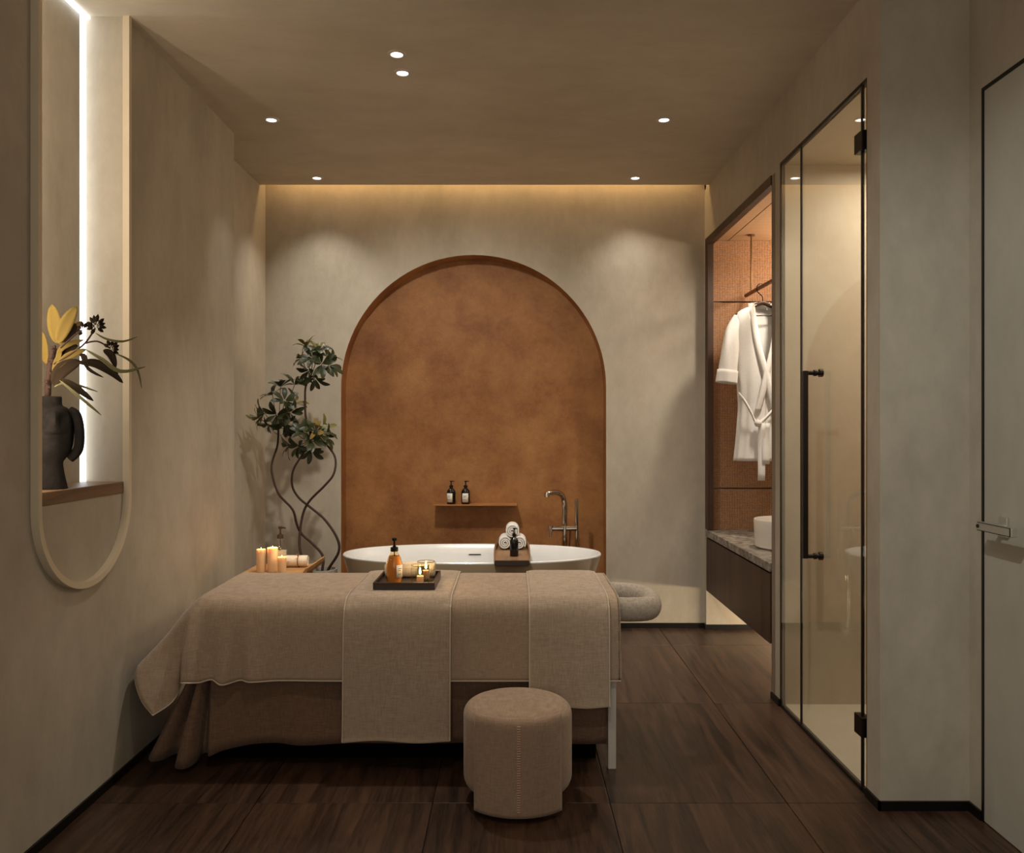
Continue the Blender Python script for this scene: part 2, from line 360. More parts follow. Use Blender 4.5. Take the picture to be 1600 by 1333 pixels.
# back wall with the arched recess
AX, AR, AZ = -.249, .86, 1.56; DEP = .16
arc = [(AX+AR*math.cos(a), AZ+AR*math.sin(a)) for a in [math.pi*i/48 for i in range(49)]]
outline = [(AX+AR, 0)]+arc+[(AX-AR, 0)]
bm = B()
def tv(p, y): return bm.verts.new((p[0], y, p[1]))
top = 3.06; xl, xr = -1.62, 2.1
f = [tv(p, YB) for p in outline]
L0, L1, R1, R0 = tv((xl, 0), YB), tv((xl, top), YB), tv((xr, top), YB), tv((xr, 0), YB)
q = [tv((xr if i == 0 else (xl if i == 50 else 0), 0), YB) for i in (0,)]
mid = len(f)//2
T = tv((AX, top), YB)
bm.faces.new([R0]+f[:mid+1]+[T, R1]); bm.faces.new([L1, T]+f[mid:]+[L0])
struct(obj('wall_back', bm, 'plaster', smooth=False))
wb = C.objects['wall_back']
g = [[(p[0], YB, p[1]) for p in outline], [(p[0], YB+DEP, p[1]) for p in outline]]
bm = grid(g); vs = [bm.verts.new((p[0], YB+DEP, p[1])) for p in outline]; bm.faces.new(vs)
bmesh.ops.remove_doubles(bm, verts=bm.verts, dist=1e-4)
obj('arched_recess', bm, 'terracotta', wb, smooth=True, label='terracotta coloured plaster arch sunk into the wall')
obj('outer_skin', bx(-1.75, 2.4, YB+DEP+.005, YB+DEP+.1, 0, 3.1), 'plaster', wb, smooth=False)
# ledge in the arch
lz = .797
lg = obj('wall_ledge', bx(-.513, .033, 5.40, 5.565, lz-.006, lz, bev=.001), 'terracotta', smooth=False)
tag(lg, 'thin terracotta ledge in the arch carrying two black bottles', 'shelf')
# ceiling + cove
bm = B(); box(bm, -1.75, 2.4, YN, 5.28, CEIL, 3.02); box(bm, -1.75, 2.4, 5.28, 5.66, 3.02, 3.1)
ce = struct(obj('ceiling', bm, 'plaster_ceiling', smooth=False))
obj('cove_strip', bx(-1.58, 1.24, 5.281, 5.289, 2.97, 2.985), 'led_gold', ce, smooth=False, label='hidden warm light strip in the ceiling slot')
# right wall pieces
ALZ, ALY0, ALY1 = 2.50, 4.0, 5.36
SHY0, SHY1, SHZ = 2.93, 3.88, 2.53
bm = B()
box(bm, XR, 1.35, ALY1, 5.42, 0, 3.02)
box(bm, XR, 1.35, ALY0, ALY1, 2.512, CEIL)          # above wardrobe
box(bm, XR, 2.2, SHY1, ALY0, 0, CEIL)               # between shower and wardrobe
box(bm, XR, 1.35, SHY0, SHY1, SHZ, CEIL)            # above glass
box(bm, XR, 2.4, 2.826, SHY0, 0, CEIL)              # block facing the camera
box(bm, XR, XR+.1, 5.28, 5.42, CEIL, 3.02)
# right wall with the door
DY0, DY1, DZ = 1.62, 2.749, 2.42
box(bm, XR2, 1.75, DY1, 2.826, 0, CEIL); box(bm, XR2, 1.75, DY0, DY1, DZ, CEIL); box(bm, XR2, 1.75, YN, DY0, 0, CEIL)
struct(obj('wall_right', bm, 'plaster', smooth=False))
struct(obj('wall_front', bx(-1.75, 1.75, YN-.1, YN, 0, CEIL), 'plaster', smooth=False))
# shower interior
bm = B(); box(bm, 2.2, 2.3, SHY0, SHY1, 0, 2.6); box(bm, XR+.02, 2.2, SHY0, SHY0+.01, 0, 2.55); box(bm, XR+.02, 2.2, SHY1-.01, SHY1, 0, 2.55)
box(bm, XR+.02, 2.3, SHY0, SHY1, SHZ-.01, 2.6)
struct(obj('wall_shower', bm, 'plaster_inner', smooth=False))
struct(obj('floor_shower', bx(XR+.02, 2.2, SHY0+.01, SHY1-.01, .0, .012), 'cream_floor', smooth=False))
# wardrobe interior
wa = bm = B(); box(bm, 2.02, 2.1, ALY0, 5.40, 0, 2.6); box(bm, 1.35, 2.1, ALY0, ALY0+.012, 0, 2.5)
box(bm, 1.3, 2.1, ALY1+.02, 5.40, 0, 2.6)
box(bm, XR+.0005, 2.1, ALY1-.004, 5.399, 0, .594)
struct(obj('wall_wardrobe', bm, 'plaster', smooth=False)); ww = C.objects['wall_wardrobe']
for z0, z1 in ((.60, .905), (.913, 2.101), (2.109, 2.50)):
    obj('rattan_panel', bx(1.27, 2.02, ALY1-.02, ALY1+.02, z0, z1, bev=.002), 'rattan', ww, smooth=False)
cw = struct(obj('ceiling_wardrobe', bx(XR+.02, 2.1, ALY0, 5.40, ALZ+.012, 2.6), 'dark_wood', smooth=False))
obj('ceiling_panel', bx(1.275, 1.385, ALY0, ALY1-.02, ALZ, ALZ+.012), 'rattan_light', cw, smooth=False)
obj('ceiling_panel', bx(1.392, 2.02, ALY0, 5.195, ALZ, ALZ+.012), 'rattan_light', cw, smooth=False)
obj('ceiling_panel', bx(1.392, 2.02, 5.20, ALY1-.02, ALZ, ALZ+.012), 'rattan_light', cw, smooth=False)
t = bm = B(); box(bm, XR-.006, XR+.03, 5.285, 5.36, 0.65, 2.512); box(bm, XR-.006, XR+.03, ALY0, 5.285, 2.465, 2.512)
struct(obj('trim_wardrobe', bm, 'dark_wood', smooth=False))
bm = B()
for y in (3.955, 3.975, 3.995): box(bm, XR-.002, XR+.01, y, y+.004, .035, 2.51)
struct(obj('trim_grooves', bm, 'brass', smooth=False))
# floor: dark base with one object per large plank tile
fl = struct(obj('floor', bx(-1.75, 2.4, YN, 5.75, -.06, -.006), 'grout', smooth=False))
xs = [-1.75, -1.50, -.887, -.274, .339, .952, 1.565, 2.178]; ys = [YN, -.255, .79, 1.835, 2.88, 3.925, 4.97, 5.56]
for i in range(len(xs)-1):
    for j in range(len(ys)-1):
        x0, x1, y0, y1 = xs[i]+.0015, xs[i+1]-.0015, ys[j]+.0015, ys[j+1]-.0015
        if x1 < XL-.01 and y1 < 4.3: continue
        if x0 > XR2: continue
        obj('floor_tile', bx(x0, x1, y0, y1, -.006, 0, bev=.0012, seg=1), 'floor_wood', fl, smooth=False)
# baseboards
H = .032
for nm, segs in (('baseboard_left', [(XL, XL+.008, YN, 4.36), (XL2, XL+.008, 4.36, 4.368), (XL2, XL2+.008, 4.368, 5.40)]),
                 ('baseboard_back', [(XL2, AX-AR, 5.392, 5.40), (AX+AR, XR, 5.392, 5.40), (XR, 2.0, 5.348, 5.356), (XR-.008, XR, 5.348, 5.40)]),
                 ('baseboard_right', [(XR-.008, XR, 2.818, SHY0), (XR-.008, XR, SHY1, ALY0), (XR-.008, XR2, 2.818, 2.826), (XR2-.008, XR2, DY1+.0, 2.818), (XR2-.008, XR2, YN, DY0)])):
    bm = B()
    for a in segs: box(bm, *a, 0, H)
    struct(obj(nm, bm, 'black', smooth=False))

# door
dr = struct(obj('door_1', bx(XR2+.001, 1.60, DY0+.012, DY1-.010, .004, DZ-.012), 'door_paint', smooth=False))
bm = B(); box(bm, XR2-.003, 1.62, DY1-.010, DY1, 0, DZ); box(bm, XR2-.003, 1.62, DY0, DY0+.01, 0, DZ); box(bm, XR2-.003, 1.62, DY0+.01, DY1-.01, DZ-.012, DZ)
struct(obj('door_shadow_gap', bm, 'black', smooth=False))  # black strips stand in for the shaded gap round the door
hd = obj('door_handle', bx(1.485, 1.503, 2.475, 2.665, .972, 1.0, bev=.002), 'nickel', dr, smooth=False)
bm = B(); cyl((1.50, 2.62, .986), (1.556, 2.62, .986), .011, 16, bm); obj('handle_neck', bm, 'nickel', hd)
bm = B(); box(bm, 1.545, 1.5555, 2.60, 2.645, .955, 1.018, bev=.002); obj('handle_rose', bm, 'nickel', hd, smooth=False)
bm = B(); box(bm, 1.4835, 1.4852, 2.48, 2.655, .9975, .9995); box(bm, 1.4835, 1.4852, 2.48, 2.655, .9725, .9745); box(bm, 1.4835, 1.4852, 2.480, 2.482, .9725, .9995)
obj('edge_line', bm, 'black', hd, smooth=False)
obj('keyhole', cyl((1.482, 2.652, .986), (1.486, 2.652, .986), .006, 14), 'black', hd)

# ------------------------------------------------------------------ wall niche in the left wall: shelf + U frame + led
tag(obj('niche_shelf', bx(XL2+.001, XL+.004, 2.551, 3.117, 1.056, 1.098, bev=.002), 'tray_wood', smooth=False), 'brown wooden shelf across the left wall niche, under the vase', 'shelf')
bm = B(); Ya, Yb = 2.532, 3.112; wd = .020; Yc = (Ya+Yb)/2; ro = (Yb-Ya)/2+.018; zc = 1.045
out = [(Yc-ro, CEIL)]+[(Yc-ro*math.cos(a), zc-ro*.93*math.sin(a)) for a in [math.pi*i/40 for i in range(41)]]+[(Yc+ro, CEIL)]
inn = [(Yc-ro+wd, CEIL)]+[(Yc-(ro-wd)*math.cos(a), zc-(ro*.93-wd)*math.sin(a)) for a in [math.pi*i/40 for i in range(41)]]+[(Yc+ro-wd, CEIL)]
x0, x1 = XL+.0006, XL+.025
rows = [[(x0, *p) for p in out], [(x1-.004, *p) for p in out], [(x1, p[0]*.9+q[0]*.1, p[1]*.9+q[1]*.1) for p, q in []] or [(x1, *p) for p in out], [(x1, *p) for p in inn], [(x0, *p) for p in inn]]
bm = grid(rows); obj_ = obj('niche_surround', bm, 'frame_white'); tag(obj_, 'cream U shaped frame with a round bottom around the left wall niche', 'frame')
bm = prism([(XL2+.0005, 3.080), (XL2+.005, 3.1165), (XL2+.0005, 3.1165)], 1.0985, CEIL-.001, 'Z'); box(bm, XL2, XL2+.02, 2.551, 3.117, CEIL-.01, CEIL-.001)
tag(obj('light_strip', bm, 'led', smooth=False), 'glowing white light strip up the back corner of the left wall niche', 'light strip')

# ------------------------------------------------------------------ ceiling downlights
for i, (x, y) in enumerate(DOWN):
    w = ['nearer of the two paired downlights in mid ceiling', 'farther of the two paired downlights in mid ceiling', 'small round downlight on the left side of the ceiling, nearer the camera', 'small round downlight on the right side of the ceiling, nearer the camera',
         'small round downlight near the light slot, left of the arch', 'small round downlight near the light slot, right of the arch'][i]
    t = thing('downlight', (x, y, CEIL), w, 'ceiling light')
    obj('trim_ring', lathe([(.024, 0), (.026, -.005), (.037, -.004), (.040, 0), (.024, 0)], 28, (x, y, CEIL)), 'white_paint', t)
    obj('lamp_face', lathe([(0, -.002), (.024, -.002), (.024, 0), (0, 0)], 28, (x, y, CEIL)), 'lamp', t)

# ------------------------------------------------------------------ massage table
BX0, BX1, BY0, BY1 = -1.235, .375, 3.175, 3.74
tb = thing('massage_table', (-.43, 3.45, 0), 'long padded massage table under beige linen beside the stool', 'massage table')
obj('mattress', bx(BX0+.02, BX1, BY0+.005, BY1, .40, .632, bev=.035, seg=4), 'linen', tb)
obj('base', bx(-1.20, .33, 3.27, 3.66, 0.0, .40, bev=.004), 'black_matte', tb, smooth=False, label='black recessed plinth')
obj('leg', bx(.366, .396, 3.165, 3.20, 0, .40, bev=.002), 'white_paint', tb, smooth=False, label='white end leg')
obj('leg', bx(.366, .396, 3.70, 3.735, 0, .40, bev=.002), 'white_paint', tb, smooth=False, label='white end leg')
obj('cross_rail', bx(.366, .390, 3.2, 3.70, .34, .40), 'white_paint', tb, smooth=False)
pth = cr([(.39, 3.325, .575), (.47, 3.318, .574), (.550, 3.35, .572), (.578, 3.45, .570), (.565, 3.57, .572), (.49, 3.635, .574), (.39, 3.64, .576)], 8)
fc = tube(pth, [.040*(1 if 3 < i < len(pth)-4 else .94) for i in range(len(pth))], 20, flat=1.22, up=(0, 0, 1))
fo = obj('face_cradle', fc, 'boucle', tb, label='padded horseshoe headrest in nubbly fabric')
fo.modifiers.new('s', 'SUBSURF').levels = 1

# cover: control net (columns from right to left, rows from back hem to front hem)
def colm(x, dy=0, hz=0, sh=0): return [(x, 3.775, .42), (x, 3.765, .60), (x, 3.73, .645), (x, 3.45, .648), (x, 3.235, .646), (x, 3.175, .625), (x, 3.152, .56), (x+sh, 3.146+dy*.5, .45), (x+sh, 3.142+dy, .343+hz)]
cols = [colm(.402), colm(.385), colm(.1), colm(-.4), colm(-.70), colm(-.88, .005), colm(-.98, -.022, .002), colm(-1.03, .010, 0), colm(-1.085, -.030, -.006), colm(-1.13, -.010, .008), colm(-1.175, -.02, 0),
        [(-1.21, 3.775, .42), (-1.21, 3.765, .60), (-1.205, 3.73, .645), (-1.205, 3.45, .646), (-1.205, 3.235, .642), (-1.208, 3.172, .612), (-1.218, 3.135, .55), (-1.225, 3.105, .45), (-1.228, 3.095, .350)],
        [(-1.25, 3.77, .42), (-1.26, 3.76, .56), (-1.262, 3.70, .60), (-1.262, 3.45, .60), (-1.262, 3.25, .595), (-1.258, 3.18, .565), (-1.252, 3.16, .50), (-1.248, 3.155, .42), (-1.248, 3.15, .336)],
        [(-1.32, 3.77, .41), (-1.33, 3.76, .48), (-1.335, 3.70, .50), (-1.340, 3.45, .505), (-1.340, 3.25, .495), (-1.335, 3.180, .475), (-1.310, 3.145, .42), (-1.275, 3.115, .35), (-1.266, 3.105, .278)],
        [(-1.40, 3.77, .40), (-1.41, 3.76, .41), (-1.42, 3.70, .415), (-1.425, 3.45, .41), (-1.425, 3.25, .40), (-1.428, 3.165, .385), (-1.412, 3.12, .345), (-1.372, 3.085, .285), (-1.325, 3.07, .238)]]
rowsC = [cr(c, 5) for c in cols]                    # each column refined across Y
n = len(rowsC[0]); net = [cr([c[i] for c in rowsC], 6) for i in range(n)]
bm = grid(net); cv = obj('table_cover', bm, 'linen'); solid(cv, .006, 0)
tag(cv, 'long beige linen cover over the massage table with a pointed corner at left', 'cover')
hem = net[-1]; side = [r[-1] for r in net]; rs = [r[0] for r in net]
bm = B(); tube([v+Vector((0, -.003, 0)) for v in hem], .0028, 6, bm); tube(side, .0028, 6, bm); tube(rs, .0028, 6, bm); obj('piping', bm, 'piping', cv, label='pale edging cord')

# valance skirt (wavy in plan)
pl = [(.360, 3.72, .09), (.366, 3.50, .09), (.362, 3.205, .09), (.34, 3.190, .088), (.15, 3.188, .09), (0, 3.186, .096), (-.3, 3.188, .09), (-.6, 3.184, .094), (-.8, 3.178, .084), (-.90, 3.185, .092), (-1.0, 3.182, .088), (-1.10, 3.172, .07), (-1.150, 3.165, .05),
      (-1.165, 3.20, .05), (-1.195, 3.215, .04), (-1.205, 3.165, .025), (-1.232, 3.128, .018), (-1.268, 3.135, .022), (-1.272, 3.19, .04), (-1.300, 3.215, .04), (-1.335, 3.165, .035), (-1.372, 3.155, .035), (-1.395, 3.22, .035), (-1.36, 3.32, .035), (-1.40, 3.42, .035), (-1.36, 3.52, .035), (-1.39, 3.62, .035), (-1.34, 3.73, .04)]
bot = cr(pl, 6)
def topp(p):
    y = p.y
    if p.x > -1.14: return Vector((p.x, y+.004, .37))
    f = min(1, (-1.14-p.x)/.1)
    return Vector((-1.14+(p.x+1.14)*(.32), 3.17+(y-3.17)*.75, .37))
rows = []
for k in range(9):
    s = k/8; rows.append([topp(p).lerp(p, s)+Vector((0, .004*math.sin(p.x*9+s*3)*(1 if p.y < 3.3 else 0), 0)) for p in bot])
sk = obj('table_skirt', grid(rows), 'linen_dark'); solid(sk, .005, 0)
tag(sk, 'darker brown linen skirt hanging below the table cover, gathered in folds at the left end', 'skirt')

# runners
def runner(x0, x1, zb, name, label, lift, skew=0, mat='linen_light'):
    prof = [(3.782, .47), (3.780, .61), (3.735, .653), (3.45, .656), (3.24, .655), (3.172, .634), (3.141, .56), (3.132, .42), (3.128, (.42+zb)/2), (3.124, zb+.03), (3.118, zb)]
    prof = [(y-lift*(1 if y < 3.2 else (-1 if y > 3.7 else 0)), z+lift*.6*(1 if z > .62 else 0)) for y, z in prof]
    pc = cr([(0, a, b) for a, b in prof], 6); nx = 26; rows = []
    for p in pc:
        row = []
        for i in range(nx+1):
            u = i/nx; e = abs(u-.5)*2
            fr = max(0, (.62-p.z))*(1 if p.y < 3.3 else 0)
            x = x0+(x1-x0)*u + skew*fr*.3
            y = p.y - fr*.012*math.sin(u*9+1.3) - (.006*e**6)*(1 if fr > 0 else 0)
            z = p.z + (-.005*e**8 if fr == 0 else .003*math.sin(u*7))
            row.append(Vector((x, y, z)))
        rows.append(row)
    o = obj(name, grid(rows), mat); solid(o, .005, 0); tag(o, label, 'runner')
    bm = B(); L_ = [r[0] for r in rows]; R_ = [r[-1] for r in rows]; D_ = rows[-1]
    tube(L_, .0032, 6, bm); tube(R_, .0032, 6, bm); tube(D_, .0026, 6, bm); obj('piping', bm, 'piping', o, label='pale edging cord')
    return o
runner(-.633, -.233, .126, 'linen_runner', 'long linen runner hanging low down the table front, under the tray with the amber bottle', .006)
runner(.067, .366, .255, 'linen_runner', 'shorter linen runner near the headrest end of the massage table', .006, -.01)

# ------------------------------------------------------------------ stool
sx, sy = .020, 2.925; rr = .190
st = thing('pouf_stool', (sx, sy, 0), 'round beige upholstered stool in front of the massage table', 'stool')
def rp(r, z0, z1, b, b2, n=6):
    pr = [(0, z0), (r-b2, z0)]+[(r-b2+b2*math.sin(a), z0+b2-b2*math.cos(a)) for a in [math.pi/2*i/n for i in range(1, n+1)]]
    pr += [(r-b+b*math.cos(a), z1-b+b*math.sin(a)) for a in [math.pi/2*i/n for i in range(n+1)]]
    pr += [(r*.5, z1+.004), (0, z1+.006)]; return pr
obj('cushion', lathe(rp(rr, .045, .338, .040, .045), 64, (sx, sy, 0)), 'stool_fabric', st)
obj('plinth', lathe([(0, 0), (.135, 0), (.14, .046), (0, .046)], 40, (sx, sy, 0)), 'black_matte', st)
# strap: band over the top, curved with the front
ang = math.radians(46.5); rows = []; rb = rr+.008
vpath = [(1.0, .018), (1.0, .03), (1.0, .15), (1.0, .25), (1.0, .300), (.992, .316), (.972, .328), (.93, .335), (.88, .337)]
for m, z in vpath:
    row = []
    for i in range(33):
        a = -math.pi/2-ang+2*ang*i/32
        x = rb*math.cos(a); y = rb*math.sin(a)
        row.append(Vector((sx+x, sy+y*m if m < .99 else sy+y, z)))
    rows.append(row)
so = obj('strap', grid(rows), 'stool_fabric', st, label='smooth fabric band folded over the stool'); solid(so, .008, 0)
bm = B()
for k in range(36):
    z = .040+k*.0080
    tube([(sx+.002-.0055, sy-rb-.005, z), (sx+.002, sy-rb-.0075, z+.0008), (sx+.002+.0055, sy-rb-.005, z)], .0017, 5, bm)
obj('stitching', bm, 'stitch', st, kind='stuff', label='copper coloured row of stitches')
for sgn in (-1, 1):
    bm = B(); a = -math.pi/2+sgn*ang
    tube([(sx+rb*math.cos(a), sy+rb*math.sin(a), z) for z in (.018, .1, .2, .30)], .0045, 6, bm)
    obj('seam', bm, 'stool_fabric', st)

# ------------------------------------------------------------------ bathtub
tx, ty = -.234, 4.905; zr = .56
tubt = thing('bathtub', (tx, ty, 0), 'oval freestanding bathtub, taupe outside and white inside, in front of the arch', 'bathtub')
def sel(a, b, z, n=96, e=2.15):
    out = []
    for i in range(n):
        t = 2*math.pi*i/n; c_, s_ = math.cos(t), math.sin(t)
        out.append(Vector((tx+a*math.copysign(abs(c_)**(2/e), c_), ty+b*math.copysign(abs(s_)**(2/e), s_), z)))
    return out
outer = [sel(.50, .22, .0), sel(.55, .25, .02), sel(.62, .29, .15), sel(.685, .33, .32), sel(.735, .362, .48), sel(.757, .374, .552)]
bm = grid(outer, wrap=True); bm.faces.new([v for v in bm.verts][:96]); obj('tub_shell', bm, 'tub_outer', tubt)
inner = [sel(.757, .374, .552), sel(.758, .375, .558), sel(.754, .371, .5635), sel(.742, .360, .5635), sel(.735, .352, .556), sel(.715, .335, .49), sel(.66, .30, .32), sel(.60, .265, .2), sel(.52, .21, .14), sel(.3, .1, .125), sel(.02, .01, .122)]
bm = grid(inner, wrap=True); obj('basin', bm, 'white_gloss', tubt, label='white inner basin and rim')
o_ = obj('overflow_slot', bx(-.272, -.196, 5.236, 5.250, .4975, .502), 'black_matte', tubt, smooth=False)

# bath caddy
ct = thing('bath_caddy', (.0, 4.86, zr), 'wooden bath tray across the tub holding white towels', 'tray')
def cpan(w, y0, y1):
    return [(-w/2, y0), (w/2, y0), (w/2+.006, (y0*2+y1)/3), (w/2+.004, (y0+y1*2)/3), (w/2-.02, y1), (-w/2+.02, y1), (-w/2-.004, (y0+y1*2)/3), (-w/2-.006, (y0*2+y1)/3)]
cpl = cpan(.19, 4.50, 5.26)
obj('tray_board', prism(cpl, zr+.005, zr+.019, 'Z'), 'tray_wood', ct, smooth=False)
obj('front_edge', bx(-.0925, .0925, 4.49, 4.503, zr-.008, zr+.022, bev=.002), 'dark_tray', ct, smooth=False)
for s in (-1, 1):
    pp = cr([(s*.0925, 4.503, zr+.018), (s*.099, 4.7, zr+.03), (s*.098, 4.95, zr+.045), (s*.075, 5.25, zr+.055)], 6)
    rows = [[p+Vector((0, 0, -.02-(p.z-zr-.018))) for p in pp], pp]
    e = obj('side_rim', grid(rows), 'tray_wood', ct); solid(e, .008, 0)
obj('back_rim', bx(-.075, .075, 5.25, 5.258, zr+.005, zr+.05), 'tray_wood', ct, smooth=False)
gx = .008
rt = .041; zt = zr+.019
for i, (dx, dz, lb) in enumerate(((-.0415, rt, 'left'), (.0415, rt, 'right'), (0, rt+.069, 'top'))):
    o = obj('rolled_towel', towel_roll(.17, rt*.98, 3.1, 'Y', (.0+dx, 4.97, zt+dz+.001)), 'towel')
    lab = {'left': 'rolled white towel at bottom left of the stack of three on the bath tray', 'right': 'rolled white towel at bottom right of the stack of three on the bath tray', 'top': 'rolled white towel lying on top of two others on the bath tray'}[lb]
    tag(o, lab, 'towel', 'rolled towels on the bath tray')

def bottle(name, c, h, r, mat, label, body='round', lab=None, pump='black', liquid=None, nozzle=(1, 0)):
    t = thing(name, c, label, 'bottle')
    hb = h*.70
    if body == 'round': pr = [(0, 0), (r*.93, 0), (r, r*.12), (r, hb*.70), (r*.93, hb*.80), (r*.66, hb*.90), (r*.36, hb*.96), (r*.33, hb), (0, hb)]
    else: pr = [(0, 0), (r*.80, 0), (r*.88, hb*.04), (r*.97, hb*.25), (r, hb*.45), (r*.93, hb*.64), (r*.74, hb*.80), (r*.50, hb*.92), (r*.36, hb*.98), (r*.36, hb), (0, hb)]
    prs = [Vector((a, 0, b)) for a, b in pr]
    obj('bottle_body', lathe(pr, 32, c), mat, t)
    if liquid:
        lp = [(0, .004)]+[(a*.90, max(.005, b*.97)) for a, b in pr[1:-3] if b < hb*liquid[1]]
        rl = lp[-1][0]; lp += [(rl*.97, hb*liquid[1]), (0, hb*liquid[1])]
        obj('liquid', lathe(lp, 28, c), liquid[0], t)
        obj('dip_tube', cyl((c[0], c[1], c[2]+.006), (c[0], c[1], c[2]+hb), r*.06, 8), pump, t)
    obj('pump_collar', lathe([(0, hb), (r*.44, hb), (r*.46, hb+h*.02), (r*.44, hb+h*.09), (r*.2, hb+h*.10), (r*.2, hb+h*.12), (0, hb+h*.12)], 24, c), pump, t)
    bm = B(); z = c[2]+hb+h*.10; cyl((c[0], c[1], z), (c[0], c[1], z+h*.14), r*.13, 12, bm)
    lathe([(0, 0), (r*.27, 0), (r*.3, h*.02), (r*.27, h*.055), (0, h*.055)], 18, (c[0], c[1], z+h*.135), bm)
    nx, ny = nozzle; tube([(c[0], c[1], z+h*.165), (c[0]+nx*r*.5, c[1]+ny*r*.5, z+h*.165), (c[0]+nx*r*.8, c[1]+ny*r*.8, z+h*.15)], [r*.14, r*.12, r*.09], 8, bm)
    obj('pump_head', bm, pump, t)
    if lab:
        a0, a1, z0, z1, q = lab; rows = []
        for zz in (z0, z1): rows.append([(c[0]+(r*q+.0008)*math.cos(math.radians(a)), c[1]+(r*q+.0008)*math.sin(math.radians(a)), c[2]+hb*zz) for a in [a0+(a1-a0)*i/14 for i in range(15)]])
        lo = obj('paper_label', grid(rows), 'label', t); solid(lo, .0006, 1)
        bm = B()
        for zz, f0, f1 in ((.72, .2, .75), (.58, .2, .6), (.30, .2, .7)):
            zq = z0+(z1-z0)*zz; rw = []
            for dz in (-.0012, .0012): rw.append([(c[0]+(r*q+.0020)*math.cos(math.radians(a0+(a1-a0)*(f0+(f1-f0)*i/6))), c[1]+(r*q+.0020)*math.sin(math.radians(a0+(a1-a0)*(f0+(f1-f0)*i/6))), c[2]+hb*zq+dz) for i in range(7)])
            grid(rw, bm)
        obj('label_print', bm, 'label_ink', lo)
    return t
bottle('pump_bottle', (.012, 4.66, zt), .16, .024, 'dark_bottle', 'black pump bottle in front of the rolled white towels on the bath tray')
bottle('pump_bottle', (P(705, 0, 5.47).x, 5.47, lz), .155, .0285, 'dark_bottle', 'left black pump bottle with white label on the arch ledge', lab=(205, 290, .12, .66, 1.0))
bottle('pump_bottle', (P(727.5, 0, 5.47).x, 5.47, lz), .155, .0285, 'dark_bottle', 'right black pump bottle with white label on the arch ledge', lab=(225, 310, .12, .66, 1.0))

# tub filler
fx, fy = .338, 5.345
tf = thing('tub_filler', (fx, fy, 0), 'chrome floor standing bath tap behind the right end of the tub', 'tap')
obj('base_plate', lathe([(0, 0), (.05, 0), (.05, .008), (.02, .012), (0, .012)], 28, (fx, fy, 0)), 'chrome', tf)
obj('column', cyl((fx, fy, .012), (fx, fy, .74), .017, 20), 'chrome', tf)
sp = cr([(fx, fy, .70), (fx, fy, .80), (fx-.012, fy-.02, .855), (fx-.045, fy-.06, .885), (fx-.09, fy-.1, .89), (fx-.115, fy-.12, .885), (fx-.12, fy-.125, .862)], 6)
obj('spout', tube(sp, .017, 14), 'chrome', tf)
obj('valve_bar', cyl((fx-.09, fy-.03, .655), (fx+.075, fy-.03, .655), .017, 18), 'chrome', tf)
bm = B(); tube([(fx-.09, fy-.03, .662), (fx-.092, fy-.03, .60)], .008, 10, bm); lathe([(0, -.016), (.018, -.016), (.018, .016), (0, .016)], 18, (fx-.088, fy-.03, .655), bm); obj('lever', bm, 'chrome', tf)
bm = B(); tube([(fx, fy-.045, .69), (fx-.004, fy-.06, .62), (fx-.002, fy-.06, .56)], [.008, .011, .006], 10, bm); obj('lever', bm, 'chrome', tf)
obj('hand_shower', tube([(fx+.075, fy-.03, .56), (fx+.075, fy-.03, .655), (fx+.075, fy-.03, .845)], [.008, .011, .012], 12), 'chrome', tf)
hs = cr([(fx+.075, fy-.03, .56), (fx+.09, fy-.04, .40), (fx+.06, fy-.03, .25), (fx+.02, fy-.01, .30), (fx+.03, fy, .5), (fx+.035, fy-.02, .64)], 6)
obj('hose', tube(hs, .006, 8), 'chrome', tf)

# ------------------------------------------------------------------ tray with amber bottle, towel, two tumblers
tz = .6655
tr = thing('serving_tray', (-.424, 3.39, tz), 'dark wooden tray on the massage table with an amber bottle', 'tray')
obj('tray_base', bx(-.542, -.306, 3.268, 3.53, tz, tz+.008), 'dark_tray', tr, smooth=False)
for a in ((-.545, -.303, 3.26, 3.268), (-.545, -.303, 3.53, 3.538), (-.545, -.537, 3.268, 3.53), (-.311, -.303, 3.268, 3.53)):
    obj('tray_side', bx(*a, tz-.001, tz+.026, bev=.001), 'dark_tray', tr, smooth=False)
tt = tz+.0085
bottle('amber_pump_bottle', (-.473, 3.345, tt), .183, .034, 'amber', 'amber glass pump bottle on the dark tray', body='oval', lab=(292, 345, .20, .60, .99), liquid=('amber_liquid', .86), nozzle=(0, 1))
tag(obj('rolled_towel', towel_roll(.205, .036, 2.6, 'X', (-.425, 3.486, tt+.0365)), 'towel_cream'), 'cream rolled towel at the back of the dark tray behind the amber bottle', 'towel')
